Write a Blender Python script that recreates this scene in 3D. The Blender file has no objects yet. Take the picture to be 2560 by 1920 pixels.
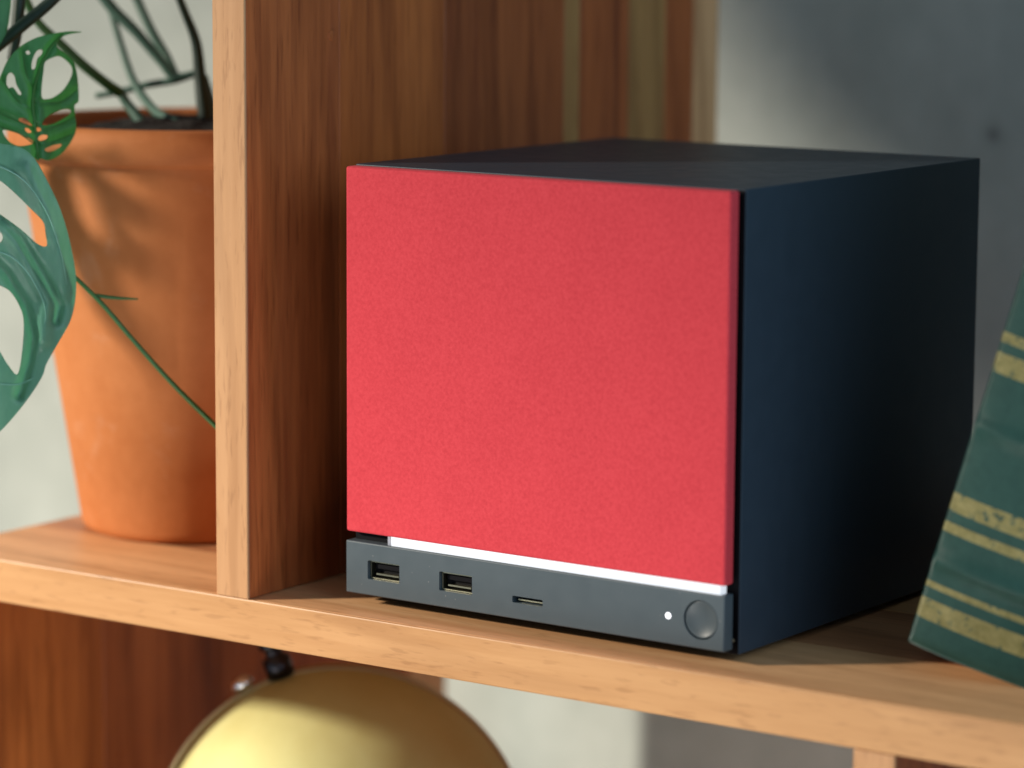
import bpy, bmesh, math, random
from mathutils import Vector, Matrix, noise
from mathutils.geometry import delaunay_2d_cdt
random.seed(7)
S = bpy.context.scene
COL = S.collection
MM = 0.001

# ---------------------------------------------------------------- camera
F_PX = 8102.7                       # focal length in pixels of the 2560 px wide photograph
CAM = Vector((529.58, -874.03, 243.29)) * MM
CR = Vector((0.8152497, 0.5790811, 0.0057389))
CF = Vector((-0.5719658, 0.8067052, -0.1485999))
CU = Vector((-0.0906810, 0.1178636, 0.9888807))
cd = bpy.data.cameras.new('camera')
cam = bpy.data.objects.new('camera', cd)
COL.objects.link(cam)
cam.matrix_world = Matrix(((CR.x, CU.x, -CF.x, CAM.x), (CR.y, CU.y, -CF.y, CAM.y),
                           (CR.z, CU.z, -CF.z, CAM.z), (0, 0, 0, 1)))
cd.sensor_width = 36
cd.lens = F_PX / 2560 * 36
cd.clip_start = 0.05
cd.clip_end = 50
cd.dof.use_dof = True
cd.dof.focus_distance = 1.098
cd.dof.aperture_fstop = 5.8
cd.dof.aperture_blades = 9
S.camera = cam

# ---------------------------------------------------------------- light
W = bpy.data.worlds.new('World')
S.world = W
W.use_nodes = True
bg = W.node_tree.nodes['Background']
bg.inputs[0].default_value = (0.74, 0.88, 1.0, 1)
bg.inputs[1].default_value = 0.17


def lamp(name, kind, loc, target, energy, color):
    d = bpy.data.lights.new(name, kind)
    o = bpy.data.objects.new(name, d)
    COL.objects.link(o)
    o.location = loc
    o.rotation_euler = (Vector(target) - Vector(loc)).to_track_quat('-Z', 'Y').to_euler()
    d.energy = energy
    d.color = color
    return o


AZ, EL = math.radians(41), math.radians(20)
LDIR = Vector((math.cos(AZ) * math.cos(EL), math.sin(AZ) * math.cos(EL), -math.sin(EL)))   # the way the light travels
TGT = Vector((-0.12, 0.0, 0.06))
KEYPOS = TGT - LDIR * 2.6
key = lamp('key_lamp', 'SPOT', KEYPOS, TGT + Vector((-0.24, 0.27, -0.72)), 580, (1.0, 0.90, 0.76))
key.data.spot_size = math.radians(46)
key.data.spot_blend = 1.0
key.data.shadow_soft_size = 0.10
fill = lamp('front_fill_lamp', 'AREA', Vector((-0.9, -2.4, -0.35)), Vector((-0.1, 0.05, 0.0)), 4.5, (0.80, 0.92, 1.0))  # added soft cool fill from the front left
fill.data.shape = 'RECTANGLE'
fill.data.size = 1.3
fill.data.size_y = 1.1
flo = lamp('floor_bounce_lamp', 'AREA', Vector((0.0, -0.55, -0.50)), Vector((-0.1, 0.2, -0.05)), 3.0, (1.0, 0.95, 0.88))
flo.data.size = 0.45
rgt = lamp('right_fill_lamp', 'AREA', Vector((1.5, -0.32, 0.58)), Vector((-0.1, 0.1, 0.1)), 15, (0.58, 0.80, 1.0))  # added cool fill to brighten the right side of the box
rgt.data.size = 1.5

S.view_settings.view_transform = 'Standard'
S.view_settings.look = 'None'
S.view_settings.exposure = 0
S.view_settings.gamma = 1
S.render.engine = 'CYCLES'
S.cycles.use_denoising = True
S.cycles.max_bounces = 10


# ---------------------------------------------------------------- helpers
def px(u, v, depth):
    """point seen at pixel (u, v) of the photograph, `depth` mm in front of the lens"""
    return CAM + (CF + CR * ((u - 1280) / F_PX) - CU * ((v - 960) / F_PX)) * (depth * MM)


def obj(name, bm, mat, parent=None, smooth=False):
    me = bpy.data.meshes.new(name)
    bmesh.ops.recalc_face_normals(bm, faces=bm.faces)
    bm.to_mesh(me)
    bm.free()
    o = bpy.data.objects.new(name, me)
    COL.objects.link(o)
    if mat:
        me.materials.append(mat)
    if smooth:
        for p in me.polygons:
            p.use_smooth = True
    if parent:
        o.parent = parent
        o.matrix_parent_inverse = parent.matrix_world.inverted() if parent.type != 'EMPTY' else Matrix.Translation(-parent.location)
    return o


def thing(name, label, cat, loc=(0, 0, 0)):
    o = bpy.data.objects.new(name, None)
    COL.objects.link(o)
    o.location = Vector(loc) * MM
    o.empty_display_size = 0.02
    o['label'] = label
    o['category'] = cat
    return o


def box(bm, x0, x1, y0, y1, z0, z1, bev=0.0, seg=2):
    b = bmesh.new()
    bmesh.ops.create_cube(b, size=1)
    for v in b.verts:
        v.co = Vector(((x0 + x1) / 2 + v.co.x * (x1 - x0), (y0 + y1) / 2 + v.co.y * (y1 - y0),
                       (z0 + z1) / 2 + v.co.z * (z1 - z0))) * MM
    if bev:
        bmesh.ops.bevel(b, geom=list(b.edges), offset=bev * MM, segments=seg, profile=0.5, affect='EDGES')
    me = bpy.data.meshes.new('t')
    b.to_mesh(me)
    b.free()
    bm.from_mesh(me)
    bpy.data.meshes.remove(me)
    return bm


def nbox(*a, **k):
    return box(bmesh.new(), *a, **k)


def lathe(prof, c, n=96, axis=None):
    """prof: (radius, z) in mm, turned about a vertical axis through c"""
    bm = bmesh.new()
    rings = []
    for r, z in prof:
        if r < 1e-6:
            rings.append([bm.verts.new(Vector((c[0], c[1], c[2] + z)) * MM)])
        else:
            rings.append([bm.verts.new(Vector((c[0] + r * math.cos(2 * math.pi * i / n), c[1] + r * math.sin(2 * math.pi * i / n), c[2] + z)) * MM) for i in range(n)])
    for a, b in zip(rings, rings[1:]):
        for i in range(n):
            j = (i + 1) % n
            if len(a) == 1 and len(b) == 1:
                continue
            if len(a) == 1:
                bm.faces.new((a[0], b[i], b[j]))
            elif len(b) == 1:
                bm.faces.new((a[i], a[j], b[0]))
            else:
                bm.faces.new((a[i], a[j], b[j], b[i]))
    return bm


def spline(pts, n=10):
    out = []
    P = [pts[0]] + list(pts) + [pts[-1]]
    for i in range(1, len(P) - 2):
        for k in range(n):
            t = k / n
            a, b, c, d = P[i - 1], P[i], P[i + 1], P[i + 2]
            out.append(0.5 * ((2 * b) + (c - a) * t + (2 * a - 5 * b + 4 * c - d) * t * t + (3 * b - a - 3 * c + d) * t ** 3))
    out.append(P[-2])
    return out


def tube(pts, radii, n=12, sub=10):
    """pts in metres, radii in mm"""
    bm = bmesh.new()
    cen = spline([Vector(p) for p in pts], sub)
    rad = [q.x for q in spline([Vector((r, 0, 0)) for r in radii], sub)]
    prev = None
    up = Vector((0.3, 0.2, 1)).normalized()
    for i, c in enumerate(cen):
        t = (cen[min(i + 1, len(cen) - 1)] - cen[max(i - 1, 0)]).normalized()
        x = t.cross(up)
        if x.length < 1e-4:
            x = t.cross(Vector((1, 0, 0)))
        x.normalize()
        y = t.cross(x)
        ring = [bm.verts.new(c + (x * math.cos(2 * math.pi * k / n) + y * math.sin(2 * math.pi * k / n)) * rad[i] * MM) for k in range(n)]
        if prev:
            for k in range(n):
                bm.faces.new((prev[k], prev[(k + 1) % n], ring[(k + 1) % n], ring[k]))
        else:
            bm.faces.new(ring[::-1])
        prev = ring
    bm.faces.new(prev)
    return bm


# ---------------------------------------------------------------- materials
class M:
    def __init__(s, name):
        s.m = bpy.data.materials.new(name)
        s.m.use_nodes = True
        s.nt = s.m.node_tree
        s.b = s.nt.nodes['Principled BSDF']

    def n(s, t, **k):
        x = s.nt.nodes.new(t)
        for a, b in k.items():
            if a.startswith('_'):
                setattr(x, a[1:], b)
            else:
                x.inputs[a.replace('_', ' ')].default_value = b
        return x

    def l(s, a, b):
        s.nt.links.new(a, b)

    def set(s, **k):
        for a, b in k.items():
            s.b.inputs[a.replace('_', ' ')].default_value = b
        return s

    def coords(s, scale, rnd=0.0, rot=(0, 0, 0)):
        tc = s.n('ShaderNodeTexCoord')
        mp = s.n('ShaderNodeMapping')
        mp.inputs['Scale'].default_value = scale
        mp.inputs['Rotation'].default_value = rot
        s.l(tc.outputs['Object'], mp.inputs['Vector'])
        if not rnd:
            return mp.outputs[0]
        oi = s.n('ShaderNodeObjectInfo')
        ml = s.n('ShaderNodeMath', _operation='MULTIPLY')
        ml.inputs[1].default_value = rnd
        s.l(oi.outputs['Random'], ml.inputs[0])
        ad = s.n('ShaderNodeVectorMath', _operation='ADD')
        s.l(mp.outputs[0], ad.inputs[0])
        s.l(ml.outputs[0], ad.inputs[1])
        return ad.outputs[0]

    def noise(s, vec, scale, detail=4, rough=0.55, dist=0.0):
        x = s.n('ShaderNodeTexNoise', Scale=scale, Detail=detail, Roughness=rough, Distortion=dist)
        s.l(vec, x.inputs['Vector'])
        return x.outputs['Fac']

    def ramp(s, fac, stops):
        r = s.n('ShaderNodeValToRGB')
        e = r.color_ramp.elements
        while len(e) < len(stops):
            e.new(0.5)
        for q, (p, c) in zip(e, stops):
            q.position = p
            q.color = (*c, 1) if len(c) == 3 else c
        s.l(fac, r.inputs[0])
        return r.outputs[0]

    def mix(s, fac, a, b, blend='MIX'):
        x = s.n('ShaderNodeMix', _data_type='RGBA', _blend_type=blend)
        for sock, v in ((x.inputs[0], fac), (x.inputs[6], a), (x.inputs[7], b)):
            if isinstance(v, (int, float)):
                sock.default_value = v
            elif isinstance(v, tuple):
                sock.default_value = (*v, 1)
            else:
                s.l(v, sock)
        return x.outputs[2]

    def bump(s, h, strength, dist):
        x = s.n('ShaderNodeBump', Strength=strength, Distance=dist)
        s.l(h, x.inputs['Height'])
        s.l(x.outputs[0], s.b.inputs['Normal'])


def wood(name, light, mid, dark, axis, rough=0.42, calm=False):
    """plank with long grain along axis (0 x, 1 y, 2 z)"""
    m = M(name)
    sc = [1, 1, 1]
    sc[axis] = 0.06
    v = m.coords(tuple(sc), rnd=3.0)
    broad = m.noise(v, 26, 3, 0.5, 0.6)
    fine = m.noise(v, 240, 5, 0.6, 0.2)
    sc2 = [1, 1, 1]
    sc2[axis] = 0.10
    v2 = m.coords(tuple(sc2), rnd=3.0)
    wv = m.n('ShaderNodeTexWave', Scale=22.0, Distortion=9.0, Detail=3.0)
    wv.inputs['Detail Scale'].default_value = 1.6
    wv.bands_direction = 'DIAGONAL'
    m.l(v2, wv.inputs['Vector'])
    c1 = m.ramp(broad, [(0.30, dark), (0.52, mid), (0.72, light)])
    c2 = m.ramp(fine, [(0.30, dark), (0.62, light)])
    col = m.mix(0.34 if calm else 0.42, c1, c2)
    rings = m.ramp(wv.outputs['Fac'], [(0.0, (0.62, 0.56, 0.52)), (0.35, (1, 1, 1))])
    col = m.mix(0.30 if calm else 0.6, col, rings, 'MULTIPLY')
    # short dark pores
    sc3 = [1, 1, 1]
    sc3[axis] = 0.15 if calm else 0.07
    v3 = m.coords(tuple(sc3), rnd=5.0)
    pores = m.noise(v3, 620, 2, 0.5)
    pr = m.ramp(pores, [(0.30, (0.55, 0.48, 0.44)), (0.42, (1, 1, 1))])
    col = m.mix(0.38 if calm else 0.55, col, pr, 'MULTIPLY')
    m.l(col, m.b.inputs['Base Color'])
    m.set(Roughness=rough)
    m.b.inputs['Specular IOR Level'].default_value = 0.35
    m.bump(pores, 0.25, 0.0004)
    return m.m


EDGE = wood('wood_pale_edge', (0.62, 0.345, 0.175), (0.565, 0.30, 0.142), (0.44, 0.215, 0.092), 2, calm=True)
EDGE_X = wood('wood_pale_shelf', (0.70, 0.395, 0.185), (0.62, 0.335, 0.148), (0.46, 0.225, 0.088), 0, calm=True)
FRONT_X = wood('wood_lit_shelf', (0.86, 0.50, 0.255), (0.79, 0.435, 0.205), (0.60, 0.30, 0.13), 0, calm=True)  # paler copy: brightness of the lit shelf top put into the colour
TOP_X = wood('wood_warm_shelf', (0.60, 0.295, 0.14), (0.52, 0.235, 0.105), (0.35, 0.135, 0.055), 0)
HEART = wood('wood_heart', (0.55, 0.165, 0.040), (0.44, 0.118, 0.028), (0.25, 0.060, 0.015), 2)
HEART_RED = wood('wood_heart_red', (0.55, 0.160, 0.045), (0.42, 0.112, 0.030), (0.20, 0.043, 0.014), 2)
HEART_DARK = wood('wood_heart_dark', (0.48, 0.142, 0.040), (0.38, 0.102, 0.028), (0.22, 0.050, 0.015), 2)
SAP = wood('wood_sap', (0.46, 0.255, 0.085), (0.41, 0.21, 0.07), (0.33, 0.15, 0.05), 2)
SAP_ORANGE = wood('wood_sap_orange', (0.74, 0.44, 0.22), (0.68, 0.37, 0.17), (0.52, 0.26, 0.11), 2)

m = M('wall_plaster')
v = m.coords((1, 1, 1))
a = m.noise(v, 14, 5, 0.6)
b = m.noise(v, 60, 5, 0.6)
col = m.mix(0.4, m.ramp(a, [(0.3, (0.28, 0.32, 0.295)), (0.7, (0.43, 0.475, 0.44))]), m.ramp(b, [(0.3, (0.32, 0.35, 0.325)), (0.7, (0.42, 0.45, 0.425))]))
sp = m.n('ShaderNodeVectorMath', _operation='DISTANCE')
tc = m.n('ShaderNodeTexCoord')
m.l(tc.outputs['Object'], sp.inputs[0])
sp.inputs[1].default_value = (-0.101, 0.368, 0.1446)
spot = m.ramp(sp.outputs['Value'], [(0.0015, (0.45, 0.45, 0.45)), (0.0045, (1, 1, 1))])
col = m.mix(1.0, col, spot, 'MULTIPLY')
m.l(col, m.b.inputs['Base Color'])
m.set(Roughness=0.9)
m.bump(b, 0.25, 0.002)
WALL = m.m

# red panel: fine woven / flocked cloth
m = M('red_cloth')
v = m.coords((1, 1, 1))
g1 = m.noise(v, 900, 3, 0.6)
g2 = m.noise(v, 560, 4, 0.7)
g3 = m.noise(v, 45, 3, 0.5)
c1 = m.ramp(g1, [(0.28, (0.46, 0.028, 0.040)), (0.5, (0.60, 0.050, 0.066)), (0.75, (0.71, 0.080, 0.098))])
c2 = m.ramp(g2, [(0.24, (0.36, 0.016, 0.030)), (0.38, (0.59, 0.050, 0.066)), (0.8, (0.65, 0.062, 0.080))])
col = m.mix(0.5, c1, c2)
col = m.mix(0.25, col, m.ramp(g3, [(0.3, (0.55, 0.034, 0.050)), (0.7, (0.66, 0.048, 0.066))]))
m.l(col, m.b.inputs['Base Color'])
m.set(Roughness=0.75)
m.b.inputs['Specular IOR Level'].default_value = 0.16
m.b.inputs['Sheen Weight'].default_value = 0.14
m.b.inputs['Sheen Roughness'].default_value = 0.45
m.b.inputs['Sheen Tint'].default_value = (1.0, 0.40, 0.42, 1)
m.bump(g2, 0.35, 0.0003)
RED = m.m


def plastic(name, c, rough, spec=0.5, grain=True):
    m = M(name)
    v = m.coords((1, 1, 1))
    g = m.noise(v, 1500, 2, 0.5)
    big = m.noise(v, 120, 4, 0.6)
    lo = tuple(q * 0.93 for q in c)
    hi = tuple(q * 1.07 for q in c)
    m.l(m.ramp(big, [(0.2, lo), (0.8, hi)]), m.b.inputs['Base Color'])
    m.l(m.ramp(big, [(0.3, (rough - .04,) * 3), (0.7, (rough + .04,) * 3)]), m.b.inputs['Roughness'])
    m.b.inputs['Specular IOR Level'].default_value = spec
    if grain:
        m.bump(g, 0.12, 0.0001)
    return m.m


BODY = plastic('body_plastic', (0.030, 0.046, 0.066), 0.44, 0.26)
STRIP = plastic('strip_plastic', (0.062, 0.085, 0.100), 0.46, 0.5)
BUTTON = plastic('button_plastic', (0.060, 0.080, 0.092), 0.38, 0.5)
BLACK = plastic('black_plastic', (0.003, 0.003, 0.005), 0.6, 0.12, False)
nt = STRIP.node_tree
bs = nt.nodes['Principled BSDF']
old = bs.inputs['Base Color'].links[0].from_socket
tcx = nt.nodes.new('ShaderNodeTexCoord')
vo = nt.nodes.new('ShaderNodeTexVoronoi')
vo.inputs['Scale'].default_value = 240
nt.links.new(tcx.outputs['Object'], vo.inputs['Vector'])
rp = nt.nodes.new('ShaderNodeValToRGB')
rp.color_ramp.elements[0].position, rp.color_ramp.elements[0].color = 0.03, (0.5, 0.5, 0.5, 1)
rp.color_ramp.elements[1].position, rp.color_ramp.elements[1].color = 0.075, (0, 0, 0, 1)
nt.links.new(vo.outputs['Distance'], rp.inputs[0])
mxd = nt.nodes.new('ShaderNodeMix')
mxd.data_type = 'RGBA'
nt.links.new(rp.outputs[0], mxd.inputs[0])
nt.links.new(old, mxd.inputs[6])
mxd.inputs[7].default_value = (0.30, 0.30, 0.29, 1)
nt.links.new(mxd.outputs[2], bs.inputs['Base Color'])
RUBBER = plastic('rubber', (0.012, 0.012, 0.014), 0.8, 0.2, False)


def metal(name, c, rough):
    m = M(name)
    v = m.coords((1, 1, 1))
    g = m.noise(v, 90, 4, 0.6)
    m.l(m.ramp(g, [(0.3, tuple(q * .9 for q in c)), (0.7, c)]), m.b.inputs['Base Color'])
    m.l(m.ramp(g, [(0.3, (rough - .05,) * 3), (0.7, (rough + .05,) * 3)]), m.b.inputs['Roughness'])
    m.set(Metallic=1.0)
    return m.m


SHELL = metal('port_metal', (0.46, 0.43, 0.30), 0.30)
STEEL = metal('ring_steel', (0.60, 0.46, 0.26), 0.55)
DARKM = metal('knob_metal', (0.05, 0.05, 0.06), 0.35)

m = M('brass_ball')
v = m.coords((1, 1, 1))
g = m.noise(v, 24, 5, 0.6)
m.l(m.ramp(g, [(0.3, (0.54, 0.50, 0.20)), (0.7, (0.62, 0.60, 0.29))]), m.b.inputs['Base Color'])
m.l(m.ramp(g, [(0.3, (0.64,) * 3), (0.7, (0.76,) * 3)]), m.b.inputs['Roughness'])
m.set(Metallic=0.45)
BRASS = m.m


def glow(name, c, k):
    m = M(name)
    m.set(Base_Color=(0.38, 0.39, 0.42, 1), Roughness=0.4)
    m.b.inputs['Emission Color'].default_value = (*c, 1)
    m.b.inputs['Emission Strength'].default_value = k
    return m.m


LED = glow('light_bar_glow', (0.88, 0.94, 1.0), 0.66)
LEDP = glow('power_light_glow', (0.97, 0.95, 1.0), 2.6)

m = M('terracotta')
v = m.coords((1, 1, 1))
a = m.noise(v, 22, 4, 0.6)
b = m.noise(v, 140, 5, 0.65)
col = m.mix(0.5, m.ramp(a, [(0.3, (0.45, 0.142, 0.036)), (0.7, (0.55, 0.205, 0.070))]), m.ramp(b, [(0.28, (0.43, 0.138, 0.036)), (0.7, (0.53, 0.19, 0.060))]))
m.l(col, m.b.inputs['Base Color'])
st = m.noise(m.coords((1, 1, 1)), 34, 6, 0.72, 0.4)
col = m.mix(m.ramp(st, [(0.56, (0, 0, 0)), (0.72, (0.22, 0.22, 0.22))]), col, (0.62, 0.42, 0.30))
m.l(col, m.b.inputs['Base Color'])
m.set(Roughness=0.72)
m.b.inputs['Specular IOR Level'].default_value = 0.3
m.bump(b, 0.15, 0.001)
TERRA = m.m

m = M('soil')
v = m.coords((1, 1, 1))
a = m.noise(v, 180, 5, 0.7)
m.l(m.ramp(a, [(0.3, (0.004, 0.0028, 0.002)), (0.7, (0.018, 0.011, 0.008))]), m.b.inputs['Base Color'])
m.set(Roughness=0.95)
m.bump(a, 0.9, 0.004)
SOIL = m.m


def leaf_mat(name, lo, hi, rough, coat=0.0):
    m = M(name)
    v = m.coords((1.0, 1.0, 0.32), rot=(0.0, 0.45, 0.0))
    a = m.noise(v, 70, 3, 0.5)
    b = m.noise(v, 420, 3, 0.6)
    col = m.mix(0.35, m.ramp(a, [(0.3, lo), (0.7, hi)]), m.ramp(b, [(0.3, lo), (0.7, hi)]))
    m.l(col, m.b.inputs['Base Color'])
    m.set(Roughness=rough)
    m.b.inputs['Specular IOR Level'].default_value = 0.55
    m.b.inputs['Transmission Weight'].default_value = 0.0
    m.b.inputs['Coat Weight'].default_value = coat
    m.b.inputs['Coat Roughness'].default_value = 0.3
    tr = m.n('ShaderNodeBsdfTranslucent')
    tr.inputs[0].default_value = (0.10, 0.34, 0.02, 1)
    mx = m.n('ShaderNodeMixShader')
    mx.inputs[0].default_value = 0.16
    m.l(m.b.outputs[0], mx.inputs[1])
    m.l(tr.outputs[0], mx.inputs[2])
    m.l(mx.outputs[0], m.nt.nodes['Material Output'].inputs[0])
    m.bump(b, 0.10, 0.0006)
    return m.m


LEAF_A = leaf_mat('leaf_green', (0.040, 0.25, 0.065), (0.11, 0.42, 0.16), 0.36)
LEAF_B = leaf_mat('leaf_sheen', (0.125, 0.38, 0.28), (0.27, 0.57, 0.45), 0.33, 0.5)  # pale blue-green tone and streaks carry the glossy sheen in the colour
RIB = leaf_mat('leaf_rib', (0.020, 0.12, 0.016), (0.04, 0.20, 0.03), 0.4)
STEM = leaf_mat('stem_green', (0.030, 0.12, 0.030), (0.06, 0.19, 0.05), 0.42)
STEM_BLUE = leaf_mat('stem_bluegreen', (0.05, 0.12, 0.095), (0.09, 0.19, 0.14), 0.5)
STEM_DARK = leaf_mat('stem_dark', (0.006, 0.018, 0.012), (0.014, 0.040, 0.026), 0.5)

# ---------------------------------------------------------------- wall
o = obj('wall', nbox(-1600, 1400, 368, 440, -900, 900), WALL)
o['kind'] = 'structure'

# ---------------------------------------------------------------- wooden shelf
SH = thing('wooden_shelf', 'warm brown wooden shelf unit carrying the pot, the black box and the green book', 'shelf', (-100, 135, -560))
SH_ROT = math.radians(0.9)


def srot(o):
    """the shelf stands a hair askew to the box"""
    c = Vector((-0.06, -0.021, 0))
    M4 = Matrix.Translation(c) @ Matrix.Rotation(SH_ROT, 4, 'Z') @ Matrix.Translation(-c)
    o.data.transform(M4)
    return o


YF, YB, TH = -21.0, 293.0, 16.0
XL, XR = -340.0, 420.0
board = srot(obj('shelf_board', nbox(XL, XR, YF, YF + 1.4, -TH, 0, bev=0.5), EDGE_X, SH))
for i, (y0, y1, mt) in enumerate(((YF + 1.4, 36, FRONT_X), (36, 96, TOP_X), (96, 150, EDGE_X), (150, 214, TOP_X), (214, YB, TOP_X))):
    srot(obj('plank', nbox(XL, XR, y0 + .15, y1, -TH + .1, -.12 - .05 * (i % 2), bev=0.35, seg=1), mt, board))


def upright(x0, x1, z0, z1, planks):
    up = srot(obj('upright', nbox(x0, x1, YF - .3, YF + .9, z0, z1, bev=0.4), EDGE, SH))
    y = YF + .9
    for i, (y1, mt) in enumerate(planks):
        srot(obj('plank', nbox(x0 + .12 + .05 * (i % 2), x1 - .12 - .05 * (i % 2), y + .12, y1, z0, z1, bev=0.3, seg=1), mt, up))
        y = y1
    return up


SEQ = ((32, HEART_RED), (96, HEART), (176, HEART_DARK), (187, SAP), (223, HEART_RED), (251, SAP), (273, HEART_DARK), (YB, SAP_ORANGE))
upright(-200.3, -186.2, 0.1, 380, SEQ)
bm = lathe([(0, 0.5), (1.6, 0.4), (1.9, 0), (1.9, -2)], (0, 0, 0), 24)
bmesh.ops.rotate(bm, verts=bm.verts, matrix=Matrix.Rotation(math.radians(90), 3, 'Y'))
bmesh.ops.translate(bm, verts=bm.verts, vec=Vector((-186.3, 27.3, 194.8)) * MM)
srot(obj('peg', bm, HEART_DARK, bpy.data.objects['upright']))
upright(-340, -326, -560, -TH - .1, ((60, HEART), (130, HEART_RED), (205, HEART), (265, HEART_RED), (YB, SAP_ORANGE)))
upright(53.6, 68, -560, -TH - .1, ((60, HEART_DARK), (150, HEART), (220, HEART_RED), (YB, HEART)))
# bottom board far below the picture, carries the brass globe
low = srot(obj('shelf_board', nbox(-325.8, 53.4, YF, YB, -436, -420, bev=0.7), TOP_X, SH))

# ---------------------------------------------------------------- mini computer
PC = thing('mini_computer', 'black cube-shaped mini computer with a red cloth front panel and glowing white bar', 'computer', (-78, 80, 0))
PX0, PX1 = -155.2, -1.25
YP, YS = -7.1, -7.2
ZT, ZPB, ZST, ZSB = 152.6, 25.76, 22.6, 4.2
obj('case', nbox(-156.4, 0, 0, 159.6, 2.2, ZT, bev=0.45, seg=3), BODY, PC, smooth=False)
# recessed black core that the panel and the strip are mounted on
obj('front_core', nbox(PX0 + 1.2, PX1 - 5.0, -3.4, 0.4, 5.4, ZT - 2.0, bev=0.3, seg=1), BLACK, PC)
obj('gap_shade_plate', nbox(-156.1, -0.2, -0.35, 0.2, 2.6, ZT - .5), BLACK, PC)  # added black plate standing in for the shade in the gap
obj('front_panel', nbox(PX0, PX1, YP, -1.75, ZPB, ZT - .3, bev=0.9, seg=3), RED, PC)


def rounded_slot(w, h, r, d, n=6):
    """prism along y, centred, for cutting"""
    bm = bmesh.new()
    pts = []
    for cx, cz, a0 in ((w / 2 - r, h / 2 - r, 0), (-w / 2 + r, h / 2 - r, 90), (-w / 2 + r, -h / 2 + r, 180), (w / 2 - r, -h / 2 + r, 270)):
        for k in range(n + 1):
            a = math.radians(a0 + 90 * k / n)
            pts.append((cx + r * math.cos(a), cz + r * math.sin(a)))
    A = [bm.verts.new(Vector((x, -d, z)) * MM) for x, z in pts]
    B = [bm.verts.new(Vector((x, d, z)) * MM) for x, z in pts]
    bm.faces.new(A)
    bm.faces.new(B[::-1])
    for i in range(len(A)):
        j = (i + 1) % len(A)
        bm.faces.new((A[i], B[i], B[j], A[j]))
    bmesh.ops.recalc_face_normals(bm, faces=bm.faces)
    return bm


strip = obj('port_strip', nbox(PX0, PX1, YS, -1.75, ZSB, ZST, bev=0.45, seg=3), STRIP, PC)
USB = [(-138.8, 13.25), (-108.0, 13.25)]
SLOT = (-78.2, 10.95)
BTN = (-10.1, 13.7)
PLED = (-22.5, 13.5)


def cut(target, bm, at):
    me = bpy.data.meshes.new('c')
    bm.to_mesh(me)
    bm.free()
    c = bpy.data.objects.new('c', me)
    COL.objects.link(c)
    c.location = Vector(at) * MM
    md = target.modifiers.new('cut', 'BOOLEAN')
    md.object = c
    md.operation = 'DIFFERENCE'
    md.solver = 'EXACT'
    bpy.context.view_layer.update()
    dg = bpy.context.evaluated_depsgraph_get()
    new = bpy.data.meshes.new_from_object(target.evaluated_get(dg))
    target.modifiers.clear()
    old = target.data
    target.data = new
    bpy.data.objects.remove(c)
    bpy.data.meshes.remove(old)


for x, z in USB:
    cut(strip, rounded_slot(13.8, 6.6, 0.5, 4.5), (x, YS, z))
cut(strip, rounded_slot(12.4, 2.3, 0.5, 4.5), (SLOT[0], YS, SLOT[1]))
cut(strip, rounded_slot(12.9, 12.9, 6.4, 4.5, n=14), (BTN[0], YS, BTN[1]))
strip.data.name = 'port_strip'
for x, z in USB:
    bm = nbox(x - 6.6, x + 6.6, YS + 1.4, -1.3, z - 3.15, z - 2.75)           # metal shell: floor, roof, sides
    box(bm, x - 6.6, x + 6.6, YS + 1.4, -1.3, z + 2.6, z + 3.0)
    box(bm, x - 6.6, x - 6.2, YS + 1.4, -1.3, z - 2.75, z + 2.6)
    box(bm, x + 6.2, x + 6.6, YS + 1.4, -1.3, z - 2.75, z + 2.6)
    pt = obj('usb_port', bm, SHELL, strip)
    pt2 = obj('port_tongue', nbox(x - 5.2, x + 5.6, YS + 2.4, -1.4, z + 0.2, z + 1.9, bev=.15, seg=1), BLACK, strip)
    obj('port_contact', nbox(x - 4.6, x + 5.2, YS + 1.9, -1.5, z - 1.9, z - 1.2, bev=.1, seg=1), SHELL, strip)
obj('card_slot', nbox(SLOT[0] - 5.2, SLOT[0] + 5.6, YS + 2.0, -1.5, SLOT[1] - .6, SLOT[1] - .15), SHELL, strip)
# dished power button
prof = []
for k in range(13):
    r = 5.55 * k / 12
    prof.append((r, -1.35 + 0.95 * (r / 5.55) ** 2))
prof += [(5.85, -0.30), (6.1, -0.42), (6.12, -3.5)]
bm = lathe(prof, (0, 0, 0), 64)
bmesh.ops.rotate(bm, verts=bm.verts, matrix=Matrix.Rotation(math.radians(90), 3, 'X'))
bmesh.ops.translate(bm, verts=bm.verts, vec=Vector((BTN[0], YS + 0.15, BTN[1])) * MM)
obj('power_button', bm, BUTTON, strip, smooth=True)
bm = lathe([(0, 0.35), (0.7, 0.28), (1.05, 0.0), (1.05, -1.0)], (0, 0, 0), 32)
bmesh.ops.rotate(bm, verts=bm.verts, matrix=Matrix.Rotation(math.radians(90), 3, 'X'))
bmesh.ops.translate(bm, verts=bm.verts, vec=Vector((PLED[0], YS, PLED[1])) * MM)
obj('power_light', bm, LEDP, strip, smooth=True)
bar = obj('light_bar', nbox(-136.2, -3.3, -6.4, -2.6, ZST - .25, ZPB + .2, bev=0.25), LED, PC)
obj('light_bar_cap', nbox(-137.8, -136.3, -6.2, -2.6, ZST - .2, ZPB + .15, bev=0.2), plastic('diffuser_end', (0.35, 0.36, 0.42), 0.3), PC)
for x in (-140, -16):
    for y in (16, 142):
        obj('foot', lathe([(0, 0), (7, 0), (7.4, .5), (7.4, 2.4), (0, 2.4)], (x, y, 0), 32), RUBBER, PC)
obj('gap_glint', nbox(-2.6, -1.3, -1.15, -0.1, 6.6, 7.6, bev=.15, seg=1), SHELL, PC)  # added metal piece in place of a glint of light in the gap

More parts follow.
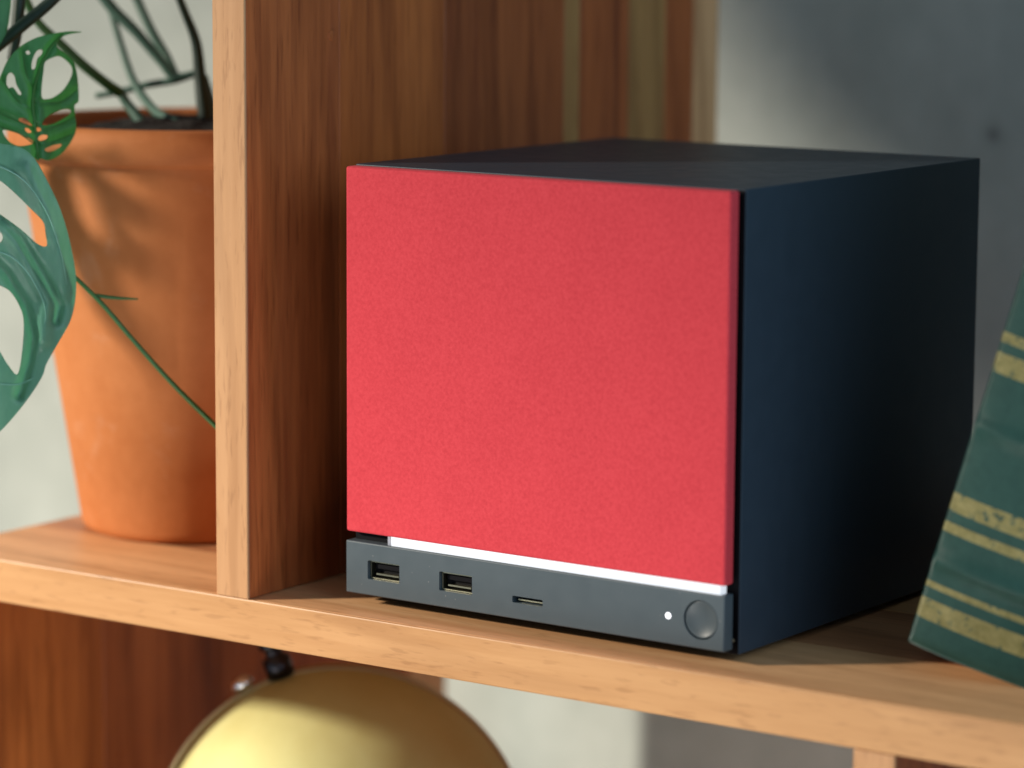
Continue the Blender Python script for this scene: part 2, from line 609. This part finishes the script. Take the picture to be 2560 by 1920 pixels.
# ---------------------------------------------------------------- green book
BK = thing('book', 'thick green clothbound book with worn gold bands leaning beside the black box', 'book', (60, 40, 0))
TILT, YAW = math.radians(15.5), math.radians(14)
BX = (Matrix.Translation(Vector((52.0, 17.0, 10.6)) * MM) @ Matrix.Rotation(YAW, 4, 'Z') @ Matrix.Rotation(TILT, 4, 'Y'))
BW, BH, BD = 66.0, 240.0, 150.0
m = M('book_cloth')
tc = m.n('ShaderNodeTexCoord')
v = m.coords((1, 1, 1))
a = m.noise(v, 40, 4, 0.6)
b = m.noise(v, 300, 4, 0.7)
w = m.noise(v, 380, 6, 0.75)
cloth = m.mix(0.4, m.ramp(a, [(0.3, (0.030, 0.108, 0.090)), (0.7, (0.050, 0.155, 0.130))]), m.ramp(b, [(0.3, (0.028, 0.095, 0.080)), (0.75, (0.065, 0.175, 0.148))]))
gold = m.ramp(b, [(0.25, (0.32, 0.28, 0.09)), (0.7, (0.58, 0.52, 0.23))])
uv = m.n('ShaderNodeUVMap')
sx = m.n('ShaderNodeSeparateXYZ')
m.l(uv.outputs[0], sx.inputs[0])
total = None
# (height above the tail in mm, thickness, wear): flat gilt print
for z0, z1, wear in ((9.6, 16.2, .40), (19.8, 21.8, .40), (38.6, 41.8, .40), (45.4, 51.4, .44), (91.9, 98.3, .41), (101.6, 104.8, .41), (150, 157, .4), (161, 165, .4), (205, 209, .4), (214, 221, .4)):
    lo = m.n('ShaderNodeMath', _operation='GREATER_THAN')
    m.l(sx.outputs['Y'], lo.inputs[0])
    lo.inputs[1].default_value = z0 / BH
    hi = m.n('ShaderNodeMath', _operation='LESS_THAN')
    m.l(sx.outputs['Y'], hi.inputs[0])
    hi.inputs[1].default_value = z1 / BH
    g = m.n('ShaderNodeMath', _operation='GREATER_THAN')
    m.l(w, g.inputs[0])
    g.inputs[1].default_value = wear
    p1 = m.n('ShaderNodeMath', _operation='MULTIPLY')
    m.l(lo.outputs[0], p1.inputs[0])
    m.l(hi.outputs[0], p1.inputs[1])
    p2 = m.n('ShaderNodeMath', _operation='MULTIPLY')
    m.l(p1.outputs[0], p2.inputs[0])
    m.l(g.outputs[0], p2.inputs[1])
    if total is None:
        total = p2.outputs[0]
    else:
        ad = m.n('ShaderNodeMath', _operation='ADD')
        m.l(total, ad.inputs[0])
        m.l(p2.outputs[0], ad.inputs[1])
        total = ad.outputs[0]
m.l(m.mix(total, cloth, gold), m.b.inputs['Base Color'])
m.l(m.mix(total, (0.42, 0.42, 0.42), (0.40, 0.40, 0.40)), m.b.inputs['Roughness'])
m.b.inputs['Specular IOR Level'].default_value = 0.5
m.bump(b, 0.2, 0.0006)
CLOTH = m.m

bm = bmesh.new()
uvl = bm.loops.layers.uv.new('UVMap')
NX, NZ = 36, 240
hubs = (29.0, 74.0, 128.0, 182.0)
grid = []
for k in range(NZ + 1):
    z = BH * k / NZ
    bul = sum(1.6 * math.exp(-((z - h) / 2.6) ** 2) for h in hubs)
    edge = 1.2 * math.exp(-z / 1.5) + 1.2 * math.exp(-(BH - z) / 1.5)
    row = []
    for i in range(NX + 1):
        t = -1 + 2 * i / NX
        ang = t * math.radians(58)
        y = 9.5 * (1 - math.cos(ang) / 1.0) - 4.5 - bul * (0.45 + 0.55 * math.cos(ang)) + edge
        x = BW / 2 * math.sin(ang) / math.sin(math.radians(58))
        jit = 0.12 * noise.noise(Vector((x * .08, z * .08, 3.1)))
        row.append((bm.verts.new(BX @ (Vector((BW / 2 + x, y + jit, z)) * MM)), i / NX, k / NZ))
    grid.append(row)
for k in range(NZ):
    for i in range(NX):
        q = [grid[k][i], grid[k][i + 1], grid[k + 1][i + 1], grid[k + 1][i]]
        f = bm.faces.new([p[0] for p in q])
        for lp, p in zip(f.loops, q):
            lp[uvl].uv = (p[1], p[2])
bmesh.ops.solidify(bm, geom=list(bm.faces), thickness=-1.5 * MM)
spine = obj('spine', bm, CLOTH, BK, smooth=True)


def bookbox(name, x0, x1, y0, y1, z0, z1, mat, bev):
    bm = nbox(x0, x1, y0, y1, z0, z1, bev=bev, seg=3)
    bmesh.ops.transform(bm, matrix=BX, verts=bm.verts)
    return obj(name, bm, mat, BK)


PLAIN = plastic('book_board', (0.022, 0.085, 0.070), 0.6, 0.4)
bookbox('cover', 0.4, 3.2, 1.2, BD, 0, BH, PLAIN, 1.0)
bookbox('cover', BW - 3.2, BW - .4, 1.2, BD, 0, BH, PLAIN, 1.0)
m = M('paper')
v = m.coords((1, 1, 1))
m.l(m.ramp(m.noise(v, 700, 2), [(0.3, (0.5, 0.43, 0.30)), (0.7, (0.68, 0.62, 0.48))]), m.b.inputs['Base Color'])
m.set(Roughness=0.9)
bookbox('page_block', 3.3, BW - 3.3, 2.0, BD - 4, 3, BH - 3, m.m, 0.3)

# ---------------------------------------------------------------- brass globe below the shelf
GC = Vector((-227, 80, -122.8))
GL = thing('desk_globe', 'dull brass globe in a grey metal ring below the shelf', 'globe', (GC.x, GC.y, -419.9))
prof = [(72.4 * math.sin(math.pi * k / 48), -72.4 * math.cos(math.pi * k / 48)) for k in range(49)]
prof[0] = (0, -72.4)
prof[-1] = (0, 72.4)
ball = obj('ball', lathe(prof, GC, 96), BRASS, GL, smooth=True)
side = CR.copy()
side.z = 0
side.normalize()
upv = Vector((0, 0, 1))
fwd = side.cross(upv)
ring = bmesh.new()
NR = 128
prev = None
first = None
for k in range(NR):
    a = 2 * math.pi * k / NR
    d = side * math.cos(a) + upv * math.sin(a)
    c = GC * MM
    R0, R1, T = 72.3, 73.5, 2.0
    r = [ring.verts.new(c + (d * q + fwd * t) * MM) for q, t in ((R0, -T), (R1, -T), (R1, T), (R0, T))]
    if prev:
        for i in range(4):
            ring.faces.new((prev[i], prev[(i + 1) % 4], r[(i + 1) % 4], r[i]))
    else:
        first = r
    prev = r
for i in range(4):
    ring.faces.new((prev[i], prev[(i + 1) % 4], first[(i + 1) % 4], first[i]))
obj('meridian_ring', ring, STEEL, GL)
ax = (upv * math.cos(math.radians(18)) - side * math.sin(math.radians(18))).normalized()
q = Vector((0, 0, 1)).rotation_difference(ax).to_matrix()
bm = lathe([(0, 73), (5.5, 73), (5.5, 80.5), (3.4, 81.5), (3.4, 84), (5.2, 85.5), (4.6, 88.5), (0, 90)], (0, 0, 0), 40)
bmesh.ops.rotate(bm, verts=bm.verts, matrix=q)
bmesh.ops.translate(bm, verts=bm.verts, vec=GC * MM)
obj('pole_knob', bm, DARKM, GL, smooth=True)
ax2 = (upv * math.cos(math.radians(30)) - side * math.sin(math.radians(30))).normalized()
bm = bmesh.new()
bmesh.ops.create_icosphere(bm, subdivisions=3, radius=1)
for vtx in bm.verts:
    vtx.co = Vector((vtx.co.x * 5.6, vtx.co.y * 4.2, vtx.co.z * 3.2)) * MM
bmesh.ops.rotate(bm, verts=bm.verts, matrix=Vector((0, 0, 1)).rotation_difference(ax2).to_matrix())
bmesh.ops.translate(bm, verts=bm.verts, vec=(GC + ax2 * 76.3 - fwd * 0) * MM)
obj('ring_highlight', bm, metal('highlight_steel', (0.85, 0.85, 0.88), 0.22), GL, smooth=True)  # bright blob standing in for the highlight on the ring
obj('stand', lathe([(0, 0), (46, 0), (46, 5), (30, 9), (8, 14), (6, 40), (6, 200), (9, 222), (0, 222)], (GC.x, GC.y, -419.9), 64), STEEL, GL, smooth=True)

# ---------------------------------------------------------------- potted plant
PC0 = Vector((-292, 73, 0))
PL = thing('potted_plant', 'split-leaf plant with pierced green leaves in a terracotta pot left of the upright', 'plant', (PC0.x, PC0.y, 0))
pot = obj('pot', lathe([(0, 0), (42, 0), (44.5, 1.2), (45.5, 4), (66.5, 140), (65.5, 145.2), (66.5, 146),
                        (60.5, 146), (60, 140), (41, 8), (0, 7)], PC0, 128), TERRA, PL, smooth=True)
rim = [(64.5, 144.6), (68.5, 144.4), (70.6, 146.2), (71.6, 149), (71.8, 153), (71.0, 156.6), (69, 158.2), (66, 158.4), (63.5, 157), (62.5, 153), (62, 146), (64.5, 144.6)]
obj('rim', lathe(rim, PC0, 128), TERRA, pot, smooth=True)
bm = bmesh.new()
bmesh.ops.create_grid(bm, x_segments=40, y_segments=40, size=1)
for vtx in bm.verts:
    x, y = vtx.co.x, vtx.co.y
    d = max(abs(x), abs(y))
    l = math.hypot(x, y) or 1
    vx, vy = x / l * d * 62.2, y / l * d * 62.2
    vtx.co = (Vector((vx, vy, 150.5 + 8.0 * math.exp(-(math.hypot(vx, vy) / 46) ** 4) + 2.0 * noise.noise(Vector((vx * .09, vy * .09, 0))) + 1.5 * noise.noise(Vector((vx * .3, vy * .3, 5))))) + PC0) * MM
obj('soil', bm, SOIL, PL, smooth=True)


def pix_tube(name, pts, mat, parent=PL, n=12):
    """stem along (u, v, depth, radius)"""
    return obj(name, tube([px(u, v, d) for u, v, d, r in pts], [r * 0.8 for *_, r in pts], n), mat, parent, smooth=True)


# stems rising out of the pot
pix_tube('stem', [(470, 345, 1232, 2.4), (430, 300, 1240, 2.3), (385, 275, 1250, 2.2), (335, 205, 1262, 2.0), (300, 105, 1270, 1.8), (262, -30, 1275, 1.6)], STEM_BLUE)
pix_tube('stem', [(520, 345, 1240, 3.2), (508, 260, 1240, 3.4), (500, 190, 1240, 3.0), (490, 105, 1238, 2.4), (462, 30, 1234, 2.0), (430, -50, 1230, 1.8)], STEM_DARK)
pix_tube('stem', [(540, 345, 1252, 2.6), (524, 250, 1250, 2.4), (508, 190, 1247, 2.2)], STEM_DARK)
pix_tube('stem', [(505, 178, 1262, 1.6), (440, 192, 1262, 2.2), (400, 150, 1262, 2.4), (340, 80, 1262, 2.6), (280, 20, 1262, 2.8), (235, -40, 1262, 2.8)], STEM_BLUE)
pix_tube('stem', [(440, 192, 1266, 2.0), (415, 140, 1270, 2.3), (375, 70, 1272, 2.3), (330, -30, 1276, 2.2)], STEM_BLUE)
pix_tube('stem', [(500, 178, 1264, 1.8), (440, 200, 1266, 1.8), (370, 212, 1268, 1.7), (305, 228, 1270, 1.6), (240, 240, 1272, 1.4)], STEM_BLUE)
pix_tube('stem', [(300, 232, 1230, 2.6), (265, 208, 1226, 2.4), (205, 160, 1222, 2.4), (150, 108, 1218, 2.2), (95, 55, 1212, 2.0), (60, -10, 1205, 2.0)], STEM)
pix_tube('stem', [(300, 230, 1236, 2.2), (320, 262, 1236, 2.4), (350, 300, 1234, 2.8), (380, 345, 1232, 3.2)], STEM_BLUE)
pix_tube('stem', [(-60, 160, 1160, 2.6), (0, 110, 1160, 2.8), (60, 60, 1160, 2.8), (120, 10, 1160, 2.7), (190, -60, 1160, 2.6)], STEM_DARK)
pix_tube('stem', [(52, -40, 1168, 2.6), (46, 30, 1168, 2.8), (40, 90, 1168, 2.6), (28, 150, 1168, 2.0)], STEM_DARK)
pix_tube('stem', [(150, 655, 1150, 1.0), (195, 700, 1150, 1.0), (260, 765, 1151, 1.05), (340, 858, 1154, 1.05), (440, 968, 1158, 1.1), (560, 1085, 1162, 1.2)], STEM)
pix_tube('stem', [(232, 737, 1151, .9), (280, 744, 1152, .85), (345, 748, 1153, .4)], STEM)


def inside(p, poly):
    x, y = p
    r = False
    j = len(poly) - 1
    for i in range(len(poly)):
        xi, yi = poly[i]
        xj, yj = poly[j]
        if (yi > y) != (yj > y) and x < (xj - xi) * (y - yi) / (yj - yi) + xi:
            r = not r
        j = i
    return r


def smooth_poly(poly, n=5):
    P = [Vector((*p, 0)) for p in poly]
    out = []
    L = len(P)
    for i in range(L):
        a, b, c, d = P[i - 1], P[i], P[(i + 1) % L], P[(i + 2) % L]
        for k in range(n):
            t = k / n
            q = 0.5 * ((2 * b) + (c - a) * t + (2 * a - 5 * b + 4 * c - d) * t * t + (3 * b - a - 3 * c + d) * t ** 3)
            out.append((q.x, q.y))
    return out


def seg_dist(p, line):
    best = 1e9
    side = 1
    for (x0, y0), (x1, y1) in zip(line, line[1:]):
        dx, dy = x1 - x0, y1 - y0
        t = max(0, min(1, ((p[0] - x0) * dx + (p[1] - y0) * dy) / (dx * dx + dy * dy)))
        ex, ey = p[0] - x0 - t * dx, p[1] - y0 - t * dy
        d = math.hypot(ex, ey)
        if d < best:
            best = d
            side = 1 if dx * ey - dy * ex > 0 else -1
    return best, side


def leaf(outline, holes, depth, mat, step, thick=0.45, parent=PL, place=px):
    """a real blade: outline and holes meshed, bent in depth and given thickness"""
    polys = [smooth_poly(outline)] + [smooth_poly(h) for h in holes]
    verts, edges = [], []
    for pl in polys:
        s = len(verts)
        verts += [Vector(p) for p in pl]
        edges += [(s + i, s + (i + 1) % len(pl)) for i in range(len(pl))]
    us = [p[0] for p in polys[0]]
    vs = [p[1] for p in polys[0]]
    y = min(vs)
    row = 0
    while y < max(vs):
        x = min(us) + (step / 2 if row % 2 else 0)
        while x < max(us):
            if inside((x, y), polys[0]) and not any(inside((x, y), h) for h in polys[1:]):
                verts.append(Vector((x, y)))
            x += step
        y += step * .87
        row += 1
    V, E, F, *_ = delaunay_2d_cdt(verts, edges, [], 0, 0.01)
    bm = bmesh.new()
    bv = [bm.verts.new(place(v.x, v.y, depth(v.x, v.y))) for v in V]
    for f in F:
        c = sum((V[i] for i in f), Vector((0, 0))) / len(f)
        if inside(c, polys[0]) and not any(inside(c, h) for h in polys[1:]):
            bm.faces.new([bv[i] for i in f])
    for v in [v for v in bm.verts if not v.link_faces]:
        bm.verts.remove(v)
    bmesh.ops.solidify(bm, geom=list(bm.faces), thickness=thick * MM)
    return obj('leaf', bm, mat, parent, smooth=True)


def cr(ox, oy, k, pts):
    return [(ox + x * k, oy + y * k) for x, y in pts]


# upper small leaf
UP = lambda pts: cr(0, 60, 0.217, pts)
ribU = UP([(430, 1560), (420, 1400), (395, 1150), (375, 900), (400, 700), (470, 480), (580, 270), (720, 120)])
outU = UP([(945, 92), (760, 128), (665, 205), (662, 275), (760, 350), (845, 440), (885, 560), (905, 740), (905, 890), (862, 935), (866, 1060), (880, 1200), (845, 1310),
           (760, 1440), (660, 1530), (550, 1572), (470, 1550), (440, 1580), (405, 1545), (330, 1570), (230, 1590), (120, 1525), (0, 1410), (-70, 1250), (-90, 1040), (-60, 800),
           (10, 590), (100, 400), (240, 255), (400, 165), (560, 118), (660, 100), (800, 84)])
holU = [UP(h) for h in (
    [(520, 440), (600, 390), (680, 372), (760, 420), (826, 500), (822, 600), (740, 745), (640, 830), (560, 862), (485, 850), (482, 720), (500, 560)],
    [(375, 410), (425, 310), (485, 300), (478, 350), (430, 400), (405, 505), (365, 515)],
    [(78, 610), (120, 560), (165, 600), (190, 700), (245, 800), (215, 812), (150, 730), (85, 735)],
    [(490, 1145), (555, 1060), (700, 990), (805, 985), (795, 1045), (630, 1140), (520, 1168)],
    [(438, 1318), (480, 1278), (545, 1285), (530, 1325), (460, 1345)],
    [(515, 1445), (600, 1402), (705, 1384), (680, 1425), (570, 1474)],
    [(215, 1092), (290, 1088), (366, 1165), (330, 1182), (250, 1142)],
    [(285, 1205), (325, 1202), (362, 1248), (315, 1250)],
    [(30, 1232), (110, 1232), (300, 1300), (388, 1365), (310, 1396), (200, 1402), (95, 1342)],
    [(402, 1212), (445, 1190), (474, 1220), (440, 1240)],
    [(295, 322), (330, 305), (345, 340), (315, 352)])]
valU = [UP(l) for l in ([(390, 900), (700, 900), (900, 760)], [(400, 1180), (640, 1180), (870, 1070)], [(420, 1380), (640, 1350), (850, 1260)],
                        [(380, 1000), (200, 880), (30, 640)], [(400, 1200), (200, 1120), (-60, 1000)], [(420, 1400), (200, 1250), (-40, 1180)], [(390, 760), (300, 560), (260, 280)])]


def depU(u, v):
    d, s = seg_dist((u, v), ribU)
    t = 1150 + 1.3 * math.exp(-(d / 9) ** 2) - 0.8 * math.exp(-(d / 40) ** 2) + (0.05 if s > 0 else -0.02) * d
    for l in valU:
        q, _ = seg_dist((u, v), l)
        t += 0.8 * math.exp(-(q / 9) ** 2)
    return t + 0.012 * (v - 240) + 0.035 * (u - 100)


lf = leaf(outU, holU, depU, LEAF_A, 5.0)
obj('midrib', tube([px(u, v, depU(u, v) - .5) for u, v in ribU], [.8, .75, .7, .65, .6, .5, .42, .3], 10), RIB, lf, smooth=True)

for ln in valU:
    obj('vein', tube([px(u, v, depU(u, v) - .2) for u, v in ln], [.3, .24, .12], 8, 14), RIB, lf, smooth=True)

# lower large leaf, most of it left of the picture
LO = lambda pts: cr(0, 380, 0.434, pts)
outL = LO([(60, -40), (150, -10), (215, 60), (290, 200), (345, 320), (392, 470), (428, 640), (440, 760), (430, 880), (400, 985), (330, 1110), (268, 1220), (240, 1300), (140, 1450),
           (0, 1610), (-150, 1720), (-330, 1700), (-480, 1500), (-560, 1150), (-560, 750), (-480, 350), (-320, 60), (-120, -50)])
holL = [LO(h) for h in (
    [(-90, 120), (0, 165), (80, 232), (180, 330), (248, 402), (262, 470), (268, 540), (215, 528), (120, 445), (0, 358), (-90, 300)],
    [(-90, 720), (0, 768), (60, 806), (108, 880), (135, 965), (130, 1120), (102, 1278), (48, 1228), (0, 1150), (-90, 1000)],
    [(-50, 440), (-5, 455), (16, 490), (-5, 525), (-60, 500)],
    [(-400, 300), (-300, 260), (-260, 420), (-330, 600), (-420, 560)],
    [(-440, 900), (-330, 860), (-290, 1050), (-360, 1250), (-450, 1150)])]
valL = [(LO([(-60, 330), (30, 400), (120, 500), (230, 680), (345, 880), (325, 970)]), 3.4, 11), (LO([(-60, 600), (30, 690), (150, 880), (195, 1060), (170, 1210), (110, 1400)]), 3.2, 11),
        (LO([(150, 100), (260, 330), (330, 560), (380, 800)]), -2.0, 22), (LO([(60, 420), (160, 640), (270, 860), (250, 1080)]), -2.4, 20)]
ribL = LO([(-120, -40), (-200, 400), (-220, 900), (-160, 1500)])


def depL(u, v):
    t = 1134 + 0.030 * (v - 700) + 0.045 * (u - 100)
    for l, a, s in valL:
        q, _ = seg_dist((u, v), l)
        t += a * math.exp(-(q / s) ** 2)
    # margin curls away
    t += 0.05 * max(0, u - 150)
    return t


lf = leaf(outL, holL, depL, LEAF_B, 7.0)
obj('midrib', tube([px(u, v, depL(u, v) - .7) for u, v in ribL], [1.2, 1.3, 1.2, .8], 10), RIB, lf, smooth=True)

for ln in ([(-150, 560), (60, 600), (200, 760), (262, 930), (225, 1130)], [(-60, 60), (120, 150), (260, 330), (345, 560), (385, 760)],
           [(-215, 700), (-150, 1250), (60, 1340), (200, 1300)]):
    ln = LO(ln)
    obj('vein', tube([px(u, v, depL(u, v) - .25) for u, v in ln], [.3, .28, .25, .2, .12][:len(ln)], 8, 14), LEAF_B, lf, smooth=True)

# third leaf just left of the picture; its shadow falls on the pot
SHP = lambda pts: [(x, y) for x, y in pts]
KSH = 94.0                                     # mm it stands away from the pot, towards the light


def pot_point(u, v):
    """point of the pot's front seen at a pixel"""
    d = CF + CR * ((u - 1280) / F_PX) - CU * ((v - 960) / F_PX)
    for i in range(0, 700):
        P = CAM + d * ((1110 + i * .2) * MM)
        r = 45.5 + 21 * max(0, min(1.1, P.z / MM / 140))
        if math.hypot(P.x / MM - PC0.x, P.y / MM - PC0.y) < r:
            return P
    return CAM + d * 1225 * MM


def shade(u, v, dep):
    P = pot_point(u, v)
    return P + (KEYPOS - P).normalized() * ((KSH + dep) * MM)


out3 = [(130, 380), (250, 395), (400, 400), (490, 430), (540, 560), (560, 760), (550, 960), (520, 1065), (470, 1030), (380, 930), (300, 850), (235, 770), (180, 660), (130, 520), (110, 420)]
hol3 = [[(186, 450), (212, 448), (236, 500), (258, 560), (262, 592), (240, 592), (212, 556), (192, 505)],
        [(335, 560), (370, 572), (430, 610), (500, 650), (480, 660), (420, 640), (350, 590)],
        [(322, 690), (355, 692), (400, 730), (430, 790), (450, 860), (480, 920), (440, 890), (385, 820), (335, 745)],
        [(250, 415), (300, 425), (400, 470), (500, 540), (470, 545), (380, 510), (290, 455)]]
lf = leaf(out3, hol3, lambda u, v: 5 * math.sin((u + v) * .006), LEAF_A, 12.0, place=shade)
pix_tube('stem', [(-330, 900, 1150, 1.3), (-250, 1000, 1150, 1.3), (-120, 1050, 1170, 1.4)], STEM)
# corner leaf, top left
outC = [(-90, -60), (0, -70), (26, -20), (24, 40), (12, 90), (-20, 130), (-80, 120), (-130, 40)]
leaf(outC, [], lambda u, v: 1150 + .05 * abs(u + 40), LEAF_A, 9.0)


# unseen blade added far left, shaped to shade the upper wall on the right
def wall_shade(k):
    def f(u, v, dep):
        d = CF + CR * ((u - 1280) / F_PX) - CU * ((v - 960) / F_PX)
        P = CAM + d * ((0.368 - CAM.y) / d.y)
        return P + (KEYPOS - P).normalized() * ((k + dep) * MM)
    return f


leaf([(1700, -300), (2100, -400), (2600, -300), (2900, 0), (2950, 400), (2800, 700), (2450, 640), (2180, 490), (2040, 360), (1930, 240), (1850, 125), (1760, -20)],
     [], lambda u, v: .02 * u, LEAF_A, 40.0, thick=.8, place=wall_shade(620))
